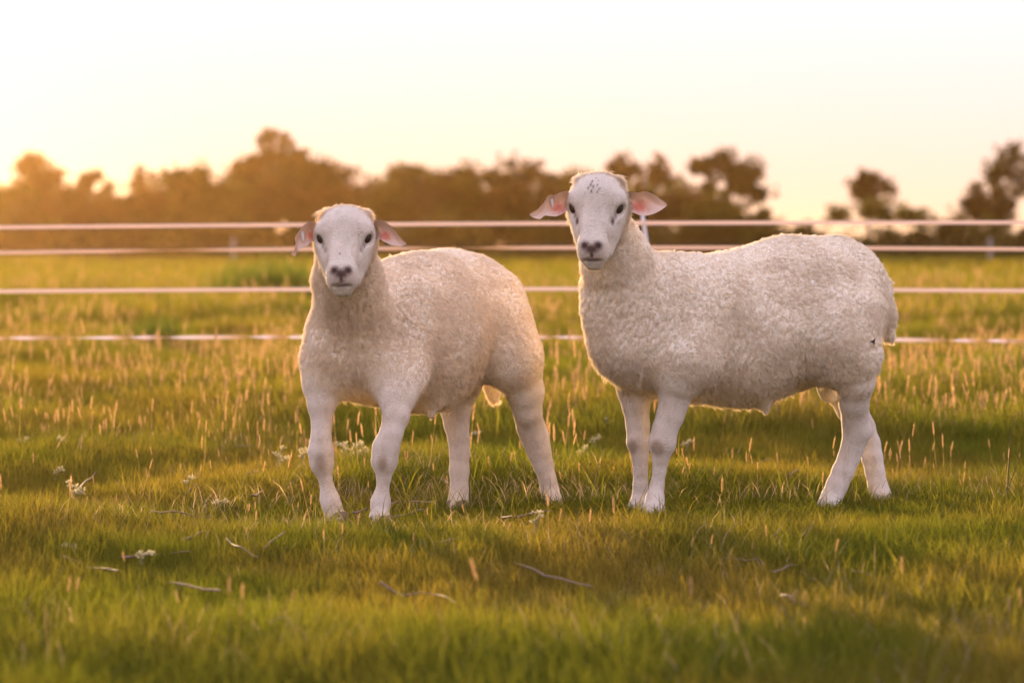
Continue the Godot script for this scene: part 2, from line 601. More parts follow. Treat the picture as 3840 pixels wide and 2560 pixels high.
var locks := []
var fuzz: ArrayMesh
func sheep(who: Dictionary) -> void:
	var base: Vector3 = who.base
	var root := thing("sheep", base, who.label, "sheep", "")
	var fwd: Vector3 = who.forward
	var f := Field.new()
	f.side = Vector3.UP.cross(fwd).normalized()
	for c in who.chains:
		chain(f, base, c[1], c[0], c[2] if c.size() > 2 else 1.0)
	var got: Array = f.mesh(0.0058)
	var idx: PackedInt32Array = got[1]
	var v := relax(got[0], idx, 2)
	var n := smooth_normals(v, idx)
	var hair := PackedFloat32Array()
	hair.resize(v.size())
	var wooled := PackedFloat32Array()
	wooled.resize(v.size())
	var col := PackedColorArray()
	col.resize(v.size())
	var wool: Color = who.wool
	var coat: Color = who.coat
	var pale: Color = who.face
	var cells := FastNoiseLite.new()
	cells.seed = who.seed
	cells.noise_type = FastNoiseLite.TYPE_CELLULAR
	cells.cellular_return_type = FastNoiseLite.RETURN_DISTANCE2_SUB
	cells.frequency = 1.0
	cells.fractal_type = FastNoiseLite.FRACTAL_NONE
	cells.domain_warp_enabled = true
	cells.domain_warp_amplitude = 0.6
	cells.domain_warp_frequency = 0.9
	var broad := make_noise(6.0, 2, FastNoiseLite.TYPE_SIMPLEX_SMOOTH, who.seed + 4)
	for k in v.size():
		var p := v[k]
		var h := f.hair_at(p)
		var woolly := clampf((h - 0.0055) / 0.0045, 0.0, 1.0)
		wooled[k] = woolly
		var b := broad.get_noise_3d(p.x, p.y, p.z)
		var under := smoothstep(0.33, 0.45, p.y)   # short smooth hair on belly and brisket
		var crimp: float = clampf(who.crimp + b * 1.0, 0.12, 1.0) * under
		# locks: bulging cells with creases between, longer down the flank than across
		var q := Vector3(p.x - p.y * 0.3, p.y * 0.42, p.z) * 54.0
		var cell := clampf((cells.get_noise_3d(q.x, q.y, q.z) + 1.0) * 1.9, 0.0, 1.0)
		var fold := sqrt(cell)
		hair[k] = h * lerpf(1.1, 0.7, crimp * woolly) * lerpf(0.6, 1.0, under) * lerpf(1.0, who.fleece, woolly)
		v[k] = p + n[k] * woolly * ((fold - 0.7) * 0.0085 * crimp + 0.007 * broad.get_noise_3d(p.x * 0.8, p.y * 0.8, p.z * 0.8 + 7.0))
		var c := coat.lerp(wool, woolly) * (1.0 + 0.04 * b)
		# faint tan staining in the short hair of the legs
		var stain := noise.get_noise_3d(p.x * 2600, p.y * 1300, p.z * 2600) + 0.5 * noise.get_noise_3d(p.x * 9000, p.y * 5000, p.z * 9000)
		c = c.lerp(Color(0.47, 0.35, 0.22), clampf(stain * 0.9, 0.0, 0.4) * (1.0 - woolly))
		for d in who.dirt:
			var dc: Vector3 = d[0]
			var g := clampf((1.25 - ((p - dc) / (d[1] as Vector3)).length() + noise.get_noise_3d(p.x * 220, p.y * 160, p.z * 220) * 0.45) * 2.2, 0.0, 1.0)
			c = c.lerp(d[2], g * 0.55)
		c.a = 1.0
		col[k] = c
	# the head joins the same mesh
	var pose: Transform3D = who.head
	var hv: PackedVector3Array = head_mesh[0]
	var hi: PackedInt32Array = head_mesh[1]
	var first := v.size()
	var hv2 := PackedVector3Array()
	for p in hv:
		hv2.append(pose * p)
	var hn := smooth_normals(hv2, hi)
	var pink := Color(0.115, 0.055, 0.045)
	for k in hv.size():
		var p := hv[k]
		var c := pale * (1.0 + 0.05 * noise.get_noise_3d(p.x * 4000, p.y * 2500, p.z * 4000) + 0.10 * noise.get_noise_3d(p.x * 1500, p.y * 700, p.z * 1500))
		var g := 0.0
		var dark := 0.0
		for s in [-1.0, 1.0]:
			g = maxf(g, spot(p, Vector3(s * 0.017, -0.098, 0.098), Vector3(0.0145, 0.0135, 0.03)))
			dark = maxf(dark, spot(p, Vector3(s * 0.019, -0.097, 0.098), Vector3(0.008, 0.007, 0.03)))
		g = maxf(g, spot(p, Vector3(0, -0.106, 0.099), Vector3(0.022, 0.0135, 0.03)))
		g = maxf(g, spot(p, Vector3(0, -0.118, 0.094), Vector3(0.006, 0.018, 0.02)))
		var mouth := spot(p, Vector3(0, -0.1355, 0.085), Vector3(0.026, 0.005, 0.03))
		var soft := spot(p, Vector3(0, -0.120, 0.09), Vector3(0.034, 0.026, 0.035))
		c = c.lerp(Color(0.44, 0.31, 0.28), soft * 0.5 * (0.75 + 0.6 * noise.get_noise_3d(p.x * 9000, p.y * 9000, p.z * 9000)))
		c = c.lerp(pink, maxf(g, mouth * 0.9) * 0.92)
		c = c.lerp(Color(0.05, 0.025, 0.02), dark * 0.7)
		for s in [-1.0, 1.0]:
			c = c.lerp(Color(0.13, 0.085, 0.07), spot(p, Vector3(s * 0.065, -0.006, 0.016), Vector3(0.0125, 0.0145, 0.020)) * 0.5)
			c = c.lerp(Color(0.17, 0.115, 0.10), spot(p, Vector3(s * 0.055, -0.022, 0.03), Vector3(0.006, 0.012, 0.018)) * 0.7)
			c = c.lerp(Color(0.13, 0.08, 0.07), spot(p, Vector3(s * 0.048, -0.036, 0.038), Vector3(0.0055, 0.012, 0.016)) * who.tear)
		c = c.lerp(wool, clampf((-0.002 - p.z) * 28.0, 0.0, 1.0))
		for d in who.spots:
			c = c.lerp(Color(0.03, 0.022, 0.022), spot(p, d[0], d[1]) * 0.85)
		c.a = 1.0
		v.append(hv2[k])
		n.append(hn[k])
		col.append(c)
		var behind := clampf((0.004 - p.z) * 26.0, 0.0, 1.0)
		var tuft := 0.0
		for s in [-1.0, 1.0]:
			tuft = maxf(tuft, spot(p, Vector3(s * 0.052, 0.066, -0.042), Vector3(0.016, 0.016, 0.02)))
		hair.append(lerpf(0.005, 0.013, behind) + tuft * 0.010)
		wooled.append(behind * 0.8)
	for k in hi:
		idx.append(k + first)
	var bn := smooth_normals(v, idx)
	var body := part("body", commit(v, bn, col, idx), M.coat, root)
	# eyes
	for s in [-1.0, 1.0]:
		var ball := SphereMesh.new()
		ball.radius = 0.0132
		ball.height = 0.0264
		ball.radial_segments = 20
		ball.rings = 12
		var e := part("eye", ball, M.eye, root)
		e.transform = pose * Transform3D(Basis.from_euler(Vector3(0, s * 0.55, s * -0.6)) * Basis.from_scale(Vector3(0.82, 1.22, 1.0)), Vector3(s * 0.0600, -0.0050, 0.0085))
	for e in who.ears:
		ear(root, base, e, who.ear_colour)
	var tagged := Soup.new()
	var tp: Vector3 = who.ear_tag
	tp -= base
	tagged.tube([tp + Vector3(-0.004, 0.012, -0.012), tp + Vector3(-0.001, 0.010, 0.008), tp + Vector3(0.001, -0.002, 0.012), tp + Vector3(0.003, -0.014, 0.010)], [0.0035, 0.005, 0.0045, 0.003], Color.WHITE, 8)
	part("ear_tag", mesh_of(tagged), M.tag, root)
	for q in who.get("flies", []):
		# settle it on the fleece: walk along the line of sight until the surface
		var eye := EYE - base
		var dir := (at(q.x, q.y, 8.0) - EYE).normalized()
		var far := 7.4
		var every := PackedInt32Array(range(f.a.size()))
		for step in 60:
			var dd := f.value(eye + dir * far, every)
			if dd < 0.009: break
			far += dd * 0.7
		fly(base + eye + dir * far, -dir)
	for h in who.hooves:
		var ho := part("hoof", who.hoof_mesh, M.hoof, root)
		ho.position = h[0] - base
		ho.rotation.y = h[1]
	grow(root, v, bn, col, idx, hair, wooled, fwd, who)

func fly(where: Vector3, out: Vector3) -> void:
	var o := thing("fly", where, "small dark fly sitting on the rump of the side-on sheep", "fly")
	var up := Vector3(0.5, 0.75, 0.0).normalized()
	var side := up.cross(out).normalized()
	var s := Soup.new()
	s.tube([-up * 0.007, -up * 0.004, up * 0.001, up * 0.004, up * 0.0065], [0.0012, 0.003, 0.0026, 0.0024, 0.0014], Color.WHITE, 8)
	part("body", mesh_of(s), M.fly, o)
	for k in [-1.0, 1.0]:
		var w := Soup.new()
		w.blade([up * 0.002 + out * 0.002, side * k * 0.004 - up * 0.004 + out * 0.003, side * k * 0.006 - up * 0.011 + out * 0.003], [0.001, 0.0028, 0.0], side, Color.WHITE, Color.WHITE)
		part("wing", mesh_of(w), M.fly, o)

func grow(root: Node3D, v: PackedVector3Array, n: PackedVector3Array, col: PackedColorArray, idx: PackedInt32Array, hair: PackedFloat32Array, wooled: PackedFloat32Array, fwd: Vector3, who: Dictionary) -> void:
	# locks of wool and short hairs, scattered by area over the skin and combed down and back
	var r := RandomNumberGenerator.new()
	r.seed = who.seed
	var bufs := [PackedFloat32Array(), PackedFloat32Array(), PackedFloat32Array(), PackedFloat32Array()]
	var comb := make_noise(11.0, 2, FastNoiseLite.TYPE_SIMPLEX_SMOOTH, who.seed + 9)
	var curl := make_noise(36.0, 2, FastNoiseLite.TYPE_SIMPLEX_SMOOTH, who.seed + 11)
	var back := (-fwd * 0.75 - Vector3.UP * 0.8).normalized()
	var carry := 0.0
	for t in range(0, idx.size(), 3):
		var a := idx[t]
		var b := idx[t + 1]
		var c := idx[t + 2]
		var area := (v[b] - v[a]).cross(v[c] - v[a]).length() * 0.5
		var h := hair[a]
		var woolly := wooled[a]
		carry += area * lerpf(52000.0, 62000.0, woolly)
		while carry > 0.0:
			carry -= 1.0
			if r.randf() > 1.0: continue
			var u := r.randf()
			var w := r.randf()
			if u + w > 1.0:
				u = 1.0 - u
				w = 1.0 - w
			var p := v[a] + (v[b] - v[a]) * u + (v[c] - v[a]) * w
			var nn := n[a]
			var q := Vector3(comb.get_noise_3d(p.x, p.y, p.z), comb.get_noise_3d(p.y, p.z, p.x + 3.0), comb.get_noise_3d(p.z, p.x + 5.0, p.y))
			var q2 := Vector3(curl.get_noise_3d(p.x, p.y, p.z), curl.get_noise_3d(p.y, p.z, p.x + 3.0), curl.get_noise_3d(p.z, p.x + 5.0, p.y))
			var flow := back + q * 0.9 * woolly + q2 * (0.9 * woolly + 0.1)
			flow = flow - nn * flow.dot(nn)
			if flow.length_squared() < 1e-6: continue
			flow = flow.normalized()
			var lift := lerpf(0.42, 0.48, woolly) + r.randf_range(-0.15, 0.2)
			if r.randf() < 0.06: lift += 0.7
			var along := (flow + nn * lift).normalized()
			var side := along.cross(nn).normalized()
			var out := side.cross(along)
			var long := h * r.randf_range(0.75, 1.25)
			if nn.y < -0.45 and woolly > 0.3 and r.randf() < 0.35:
				long *= 2.0
				along = (along + Vector3.DOWN * 0.8).normalized()
				side = along.cross(nn + Vector3(0.1, 0, 0.1)).normalized()
				out = side.cross(along)
			if r.randf() < 0.03: long *= 1.7
			var thick := long * lerpf(0.8, 1.0, woolly)
			var cc := col[a] * r.randf_range(0.88, 1.10)
			var kind := 3 if woolly < 0.3 else r.randi() % 3
			push(bufs[kind], side * thick, along * long, out * thick, p - nn * 0.001, cc)
	for k in 3:
		copies("wool", locks[k], M.wool, bufs[k], root)
	copies("short_hair", fuzz, M.wool, bufs[3], root)

# ---------------------------------------------------------------- plants
func grass_clump(sd: int, blades: int, radius: float, h0: float, h1: float, width: float, lean: float, tip: Color) -> ArrayMesh:
	var r := RandomNumberGenerator.new()
	r.seed = sd
	var s := Soup.new()
	for k in blades:
		var ang := r.randf() * TAU
		var root := Vector3(cos(ang), 0, sin(ang)) * radius * sqrt(r.randf())
		var h := r.randf_range(h0, h1)
		var dir := Vector3(r.randf_range(-1, 1), 0, r.randf_range(-1, 1)) * lean * h
		var side := Vector3(cos(ang * 3.0), 0, sin(ang * 3.0))
		var tone := r.randf_range(0.55, 1.45)
		var c0 := Color(tone * tip.r, tone * tip.g, tone * tip.b)
		var w := width * r.randf_range(0.6, 1.2)
		s.blade([root, root + Vector3(0, h * 0.4, 0) + dir * 0.15, root + Vector3(0, h * 0.75, 0) + dir * 0.5, root + Vector3(0, h, 0) + dir * 1.1], [w, w * 0.9, w * 0.55, 0.0], side, c0, c0)
	return mesh_of(s)

func seed_stalk(sd: int, h: float) -> ArrayMesh:
	var r := RandomNumberGenerator.new()
	r.seed = sd
	var s := Soup.new()
	var lean := Vector3(r.randf_range(-0.12, 0.12), 0, r.randf_range(-0.12, 0.12)) * h
	var straw := Color(0.9, 0.8, 0.65)
	s.blade([Vector3.ZERO, Vector3(0, h * 0.5, 0) + lean * 0.3, Vector3(0, h, 0) + lean], [0.0007, 0.0006, 0.0], Vector3(1, 0, 0), Color(0.5, 0.5, 0.3), straw)
	# the spike: overlapping husks round the stalk
	var top := Vector3(0, h, 0) + lean
	for k in 18:
		var t := k / 17.0
		var p := top + Vector3(0, (t - 0.65) * 0.036, 0) + lean * 0.2 * (t - 0.65)
		var ang := k * 2.4
		var o := Vector3(cos(ang), 0, sin(ang))
		var w := 0.0016 * sin(PI * clampf(0.15 + 0.85 * t, 0.0, 1.0) * 0.9 + 0.1)
		s.blade([p, p + o * 0.0028 + Vector3(0, 0.006, 0), p + o * 0.0022 + Vector3(0, 0.015, 0)], [w, w, 0.0], Vector3(-o.z, 0, o.x), straw, Color(1.0, 0.9, 0.75))
	return mesh_of(s)

func patch(x: float, z: float) -> float:
	return noise.get_noise_2d(x * 55.0, z * 40.0)

func sow(called: String, mesh: Mesh, m: Material, near: float, far: float, margin: float, per_m2: float, small: float, large: float, straw: bool, label: String, category: String, patchy: bool, sd := 1) -> void:
	var r := RandomNumberGenerator.new()
	r.seed = sd
	var buf := PackedFloat32Array()
	var area := 0.36 * (far * far - near * near) * 0.5 + 2.0 * margin * (far - near)
	var count := int(area * per_m2)
	for k in count:
		var z := sqrt(lerpf(near * near, far * far, r.randf()))
		var half := 0.185 * z + margin
		var x := r.randf_range(-half, half)
		if patchy and r.randf() > clampf(0.35 + 2.2 * patch(x - 9.0, z * 1.3), 0.02, 1.0): continue
		var ang := r.randf() * TAU
		var big := r.randf_range(small, large) * (1.0 + 0.75 * patch(x + 40.0, z))
		var tall := big * r.randf_range(0.8, 1.2) * lerpf(grazed(x, z), 1.0, 0.65 if patchy else 0.0)
		push(buf, Vector3(cos(ang), 0, sin(ang)) * big, Vector3(r.randf_range(-0.2, 0.2), 1, r.randf_range(-0.2, 0.2)) * tall, Vector3(-sin(ang), 0, cos(ang)) * big, Vector3(x, ground_height(x, -z), -z), straw_tint(r) if straw else green(x, z, r))
	var o := copies(numbered(called), mesh, m, buf, self)
	tag(o, label, category)
	o.set_meta("kind", "stuff")

# the sward is cropped short where the animals stand
func grazed(x: float, z: float) -> float:
	var d := Vector2((x - 0.15) / 1.35, (z - 7.95) / 0.8).length()
	return lerpf(0.42, 1.0, smoothstep(0.6, 1.2, d))

func ground_height(x: float, z: float) -> float:
	var d := -z
	if d < 25.0: return noise.get_noise_2d(x * 30.0, z * 30.0) * 0.012
	return noise.get_noise_2d(x * 30.0, z * 30.0) * 0.012

func green(x: float, z: float, r: RandomNumberGenerator) -> Color:
	var p := patch(x, z)
	var q := noise.get_noise_2d(x * 160.0 + 90.0, z * 120.0)
	var c := Color(0.148, 0.156, 0.017).lerp(Color(0.262, 0.192, 0.032), clampf(0.44 + p * 1.0 + q * 0.7, 0.0, 1.0))
	return c * r.randf_range(0.8, 1.2)

func straw_tint(r: RandomNumberGenerator) -> Color:
	return Color(0.54, 0.42, 0.25) * r.randf_range(0.7, 1.2)

# ---------------------------------------------------------------- trees
var sprigs := []
func sprig_mesh(sd: int) -> ArrayMesh:
	var r := RandomNumberGenerator.new()
	r.seed = sd
	var s := Soup.new()
	for k in 7:
		var d := Vector3(r.randf_range(-1, 1), r.randf_range(-0.6, 1), r.randf_range(-1, 1)).normalized()
		var side := d.cross(Vector3(r.randf_range(-1, 1), r.randf_range(-1, 1), 0.3)).normalized()
		var p := d * 0.25
		var c := Color(1, 1, 1) * r.randf_range(0.7, 1.25)
		c.a = 1.0
		s.blade([p, p + d * 0.4, p + d * 0.85], [0.10, 0.17, 0.0], side, c, c)
	return mesh_of(s)

# lobes: [px, py, half width px, half height px, fullness]
func tree(called: String, label: String, category: String, group: String, depth: float, stem_px: float, lobes: Array, leaf: Color, size: float, sd: int) -> void:
	var r := RandomNumberGenerator.new()
	r.seed = sd
	var foot := at(stem_px, HORIZON, depth)
	foot.y = 0.0
	var root := thing(called, foot, label, category, group)
	var low := 1e9
	var s := Soup.new()
	var buf := PackedFloat32Array()
	var tall := 0.0
	for l in lobes:
		tall = maxf(tall, at(l[0], l[1], depth).y)
		low = minf(low, at(l[0], l[1] + l[3], depth).y)
	var trunk_r := 0.05 + tall * 0.016
	var fork := Vector3(r.randf_range(-0.2, 0.2), maxf(0.35, minf(low, tall * 0.45)), 0)
	s.tube([Vector3(0, -0.1, 0), fork * 0.5 + Vector3(r.randf_range(-0.1, 0.1), 0, 0), fork], [trunk_r * 1.25, trunk_r, trunk_r * 0.85], Color.WHITE, 8)
	for l in lobes:
		var mid := at(l[0], l[1], depth) - foot
		var rx := metres(l[2], depth)
		var ry := metres(l[3], depth)
		var rz := (rx + ry) * 0.55
		mid.z += r.randf_range(-0.5, 0.5) * rz
		s.tube([fork, fork.lerp(mid, 0.5) + Vector3(r.randf_range(-0.2, 0.2), 0.15, r.randf_range(-0.2, 0.2)), mid + Vector3(0, ry * 0.25, 0)], [trunk_r * 0.6, trunk_r * 0.4, trunk_r * 0.12], Color.WHITE, 6)
		# boughs: smaller clumps inside the lobe, each carrying sprigs
		var clumps := int(clampf(5.0 + rx * ry * 3.2, 5.0, 60.0))
		for k in clumps:
			var d := Vector3(r.randfn(), r.randfn(), r.randfn()).normalized() * pow(r.randf(), 0.45)
			var cpos := mid + Vector3(d.x * rx, d.y * ry, d.z * rz) * r.randf_range(0.78, 1.08)
			if cpos.y < 0.15: cpos.y = 0.15 + r.randf() * 0.3
			var cr := minf(rx, ry) * r.randf_range(0.16, 0.40) + 0.08
			if k % 3 == 0:
				s.tube([mid.lerp(fork, 0.35), mid.lerp(cpos, 0.6) + Vector3(0, 0.05, 0), cpos], [trunk_r * 0.25, trunk_r * 0.16, trunk_r * 0.06], Color.WHITE, 5)
			var wisp := r.randf() < 0.38
			if wisp:
				cpos = mid + Vector3(d.x * rx, d.y * ry, d.z * rz).normalized() * Vector3(d.x * rx, d.y * ry, d.z * rz).length() / maxf(d.length(), 0.3) * r.randf_range(0.95, 1.3)
				cr = 0.28 + 0.2 * r.randf()
				if cpos.y < 0.3: cpos.y = 0.3
			var leaves := int((13.0 + cr * 34.0) * l[4]) if not wisp else r.randi_range(5, 12)
			for j in leaves:
				var e := Vector3(r.randfn(), r.randfn() * 0.75, r.randfn()) * cr * 0.72
				var pos := cpos + e
				if pos.y < 0.02: continue
				var bs := Basis.from_euler(Vector3(r.randf() * TAU, r.randf() * TAU, r.randf() * TAU)) * (size * r.randf_range(0.6, 1.3))
				push(buf, bs.x, bs.y, bs.z, pos, leaf * r.randf_range(0.75, 1.3))
	part("trunk", mesh_of(s), M.bark, root)
	copies("crown", sprigs[sd % sprigs.size()], M.leaf, buf, root)

# ---------------------------------------------------------------- the place
func _ready() -> void:
	pitch = -atan(350.0 / FOCAL)
	rng.seed = 7
	noise.seed = 5
	noise.frequency = 0.01
	noise.fractal_octaves = 3

	# camera: 100 mm lens, focused on the animals
	var cam := Camera3D.new()
	cam.name = "camera"
	add_child(cam)
	var lens := CameraAttributesPhysical.new()
	lens.frustum_focal_length = 100.0
	lens.frustum_focus_distance = 7.8
	lens.exposure_aperture = 3.6
	lens.frustum_near = 0.1
	lens.frustum_far = 4000.0
	cam.attributes = lens
	cam.position = EYE
	cam.rotation.x = pitch
	cam.near = 0.1
	cam.far = 4000.0
	cam.fov = rad_to_deg(2.0 * atan(1280.0 / FOCAL))
	cam.current = true

	# sky, exposure, haze
	var env := Environment.new()
	env.background_mode = Environment.BG_SKY
	var sky := Sky.new()
	var sm := ProceduralSkyMaterial.new()
	sm.sky_top_color = lin(0.76, 0.70, 0.94)
	sm.sky_horizon_color = lin(0.62, 0.42, 0.278)
	sm.sky_curve = 0.105
	sm.ground_bottom_color = lin(0.12, 0.10, 0.05)
	sm.ground_horizon_color = lin(0.30, 0.22, 0.10)
	sm.sun_angle_max = 30.0
	sm.sun_curve = 0.15
	sky.sky_material = sm
	env.sky = sky
	env.tonemap_mode = Environment.TONE_MAPPER_LINEAR
	env.tonemap_exposure = 3.9
	env.background_energy_multiplier = 0.485
	env.volumetric_fog_enabled = true
	env.volumetric_fog_density = 0.00008
	env.volumetric_fog_albedo = lin(1.0, 0.58, 0.22)
	env.volumetric_fog_anisotropy = 0.78
	env.sdfgi_enabled = true
	env.ssao_enabled = true
	env.ssil_enabled = true
	var we := WorldEnvironment.new()
	we.name = "environment"
	we.environment = env
	add_child(we)

	# the low sun behind the animals, left of the frame
	var sun := DirectionalLight3D.new()
	sun.name = "sun"
	var az := deg_to_rad(-15.0)
	var el := deg_to_rad(4.0)
	var to_sun := Vector3(sin(az) * cos(el), sin(el), -cos(az) * cos(el))
	add_child(sun)
	sun.look_at_from_position(to_sun * 50.0, Vector3.ZERO)
	sun.light_color = lin(1.0, 0.67, 0.34)
	sun.light_energy = 1.6
	sun.light_angular_distance = 0.6
	sun.shadow_enabled = true

	make_materials()
	make_ground()
	make_trees()
	make_fence()
	make_sheep()
	make_grass()
	make_twigs()
	make_flowers()

func make_ground() -> void:
	var s := Soup.new()
	var rows := [3.0, 1.0, -1.5, -2.5]
	var z := -3.0
	while z > -30.0:
		rows.append(z)
		z -= 0.25
	while z > -700.0:
		rows.append(z)
		z *= 1.12
	rows.append(-800.0)
	var nx := 60
	for zz in rows:
		var half := 420.0 if zz < -200.0 else maxf(8.0, absf(zz) * 2.0 + 6.0)
		for k in nx + 1:
			var u := 2.0 * k / nx - 1.0
			var x := half * signf(u) * pow(absf(u), 1.6)
			s.add(Vector3(x, ground_height(x, zz) if zz > -40.0 else 0.0, zz), Vector3.UP, Color.WHITE)
	for a in rows.size() - 1:
		for k in nx:
			var o := a * (nx + 1) + k
			s.i.append_array([o, o + nx + 1, o + 1, o + 1, o + nx + 1, o + nx + 2])
	var g := part("ground", mesh_of(s), M.soil, self)
	g.set_meta("kind", "structure")

var landmarks := [[70, "small flat-topped tree"], [205, "arched open tree"], [322, "thin small-crowned tree"], [430, "level-topped dark tree"], [625, "tallest airy-topped tree"], [780, "broad dark tree by the bright gap"], [910, "ragged twiggy-topped tree"], [1050, "feathery open tree"], [1200, "dark twin-topped tree"], [1330, "narrow tree"], [1480, "wide round open-crowned tree"], [1690, "umbrella-shaped tree"], [1850, "open stretch of sky"], [2000, "lone leaning tree"], [2150, "low gap between lone and round trees"], [2255, "round shrub-like tree"], [2330, "tall thin-leaved tree"]]
func beside_tree(px: float) -> String:
	var best := ""
	var d := 1e9
	for l in landmarks:
		if absf(l[0] * 1.633 - px) < d:
			d = absf(l[0] * 1.633 - px)
			best = l[1]
	return best

func neighbourhood(p: Vector3) -> String:
	var left := p.x < -0.05
	var z := -p.z
	if z > 8.5: return "in the grass beyond the three-quarter sheep" if left else "in the grass beyond the side-on sheep"
	if z > 7.35:
		if p.x < -0.62: return "beside the three-quarter sheep, away from the side-on one"
		if p.x < -0.02: return "at the hooves of the three-quarter sheep"
		if p.x < 0.3: return "in the gap between the two sheep"
		return "at the hooves of the side-on sheep"
	if p.x < -0.45: return "in the near grass off the shoulder of the three-quarter sheep"
	if p.x < 0.12: return "in the near grass in front of the three-quarter sheep"
	return "in the near grass in front of the side-on sheep"

func make_trees() -> void:
	for k in 4:
		sprigs.append(sprig_mesh(50 + k))
	var dark := Color(0.056, 0.048, 0.013)
	var brown := Color(0.082, 0.050, 0.015)
	var olive := Color(0.088, 0.080, 0.015)
	var k := 1.633   # lists below are in pixels of a 2352 wide view
	var far := [
		["tall_tree", "small flat-topped tree rising alone above a round bush", 205.0, 70, [[68, 372, 34, 13, 0.5], [85, 400, 24, 16, 0.35], [60, 415, 28, 18, 0.4]], brown, 0.5],
		["bush_tree", "broad rounded tree under the small flat-topped one", 170.0, 95, [[95, 455, 72, 52, 1.1], [40, 480, 60, 50, 1.0], [135, 480, 40, 60, 1.0], [110, 418, 28, 22, 0.8]], brown, 0.42],
		["tall_tree", "arched open tree with bright gaps under its crown", 180.0, 205, [[210, 412, 34, 9, 0.9], [185, 440, 16, 24, 0.5], [240, 445, 18, 22, 0.5], [212, 485, 40, 22, 0.6]], brown, 0.42],
		["tall_tree", "thin small-crowned tree between the arched tree and a dense thicket", 190.0, 322, [[320, 405, 20, 14, 0.5], [325, 435, 26, 22, 0.55], [300, 470, 45, 30, 1.0]], brown, 0.42],
		["bush_tree", "low dense bush joining the thicket", 165.0, 290, [[270, 490, 60, 34, 1.0], [340, 485, 40, 36, 1.0]], brown, 0.42],
		["bush_tree", "dense dark tree with a level top beside the tallest tree", 150.0, 430, [[420, 455, 55, 50, 1.2], [470, 440, 55, 40, 1.1], [400, 420, 28, 18, 0.8], [460, 410, 30, 16, 0.7], [440, 500, 75, 35, 1.2]], olive, 0.42],
		["tall_tree", "tallest tree of the line with an airy domed top", 168.0, 625, [[630, 330, 36, 20, 0.55], [600, 360, 44, 26, 0.8], [655, 365, 36, 26, 0.75], [560, 395, 40, 26, 0.9], [610, 410, 80, 40, 1.1]], dark, 0.42],
		["bush_tree", "broad dark tree on the flank of the tallest tree", 152.0, 710, [[660, 440, 75, 50, 1.2], [735, 420, 60, 50, 1.15], [780, 440, 42, 48, 1.1], [715, 388, 38, 20, 0.8], [690, 500, 110, 36, 1.2], [560, 470, 60, 50, 1.1]], dark, 0.42],
		["bush_tree", "ragged dark tree with twiggy top next to a gap of bright sky", 155.0, 910, [[900, 435, 55, 44, 1.1], [925, 400, 34, 22, 0.65], [965, 425, 40, 40, 0.9], [900, 490, 70, 36, 1.2]], olive, 0.40],
		["bush_tree", "feathery open tree in the middle of the line", 158.0, 1050, [[1045, 410, 36, 26, 0.55], [1080, 430, 40, 36, 0.8], [1010, 430, 36, 34, 0.7], [1050, 480, 80, 40, 1.2]], dark, 0.40],
		["bush_tree", "dark tree with uneven twin tops behind the heads of the sheep", 160.0, 1200, [[1165, 420, 36, 36, 1.0], [1215, 400, 34, 30, 0.65], [1250, 430, 34, 36, 0.8], [1190, 480, 80, 40, 1.2]], dark, 0.40],
		["bush_tree", "narrow tree standing next to the round open crown", 165.0, 1330, [[1330, 405, 30, 26, 0.7], [1310, 440, 36, 36, 0.9], [1340, 480, 60, 36, 1.1]], olive, 0.40],
		["tall_tree", "wide round open-crowned tree beside the umbrella-shaped tree", 175.0, 1480, [[1465, 385, 50, 26, 0.75], [1420, 400, 34, 26, 0.6], [1515, 405, 44, 34, 0.6], [1470, 430, 70, 36, 0.7], [1450, 480, 90, 30, 1.0]], brown, 0.42],
		["tall_tree", "solid umbrella-shaped tree with dark layered crown", 165.0, 1690, [[1665, 372, 50, 22, 1.2], [1615, 385, 28, 14, 1.0], [1715, 395, 38, 28, 1.2], [1690, 425, 52, 20, 1.2], [1730, 440, 24, 16, 1.0], [1640, 445, 30, 14, 0.6]], dark, 0.40],
		["bush_tree", "low spreading thicket under the umbrella-shaped tree", 160.0, 1640, [[1600, 480, 70, 26, 0.9], [1680, 492, 70, 22, 1.0], [1560, 455, 34, 34, 0.7], [1745, 500, 36, 14, 0.9]], olive, 0.40],
		["tall_tree", "lone leaning tree with a dark cap standing right of open sky", 172.0, 2000, [[1985, 412, 26, 12, 1.1], [2022, 428, 26, 14, 1.0], [1975, 435, 16, 22, 0.8], [2000, 462, 34, 22, 0.55]], brown, 0.40],
		["bush_tree", "low shrub at the foot of the lone leaning tree", 160.0, 2020, [[2000, 488, 50, 18, 1.0], [2080, 490, 40, 14, 1.0], [1935, 495, 26, 8, 0.9]], olive, 0.40],
		["bush_tree", "round dark shrub-like tree below a tall thin-leaved one", 162.0, 2255, [[2250, 465, 54, 36, 1.2], [2230, 480, 40, 30, 1.1], [2290, 490, 50, 24, 1.1]], brown, 0.40],
		["tall_tree", "tall thin-leaved tree with scattered open foliage", 175.0, 2320, [[2290, 385, 34, 26, 0.4], [2325, 365, 34, 24, 0.4], [2335, 420, 40, 34, 0.45], [2285, 410, 20, 20, 0.4], [2380, 400, 40, 40, 0.5]], dark, 0.40],
	]
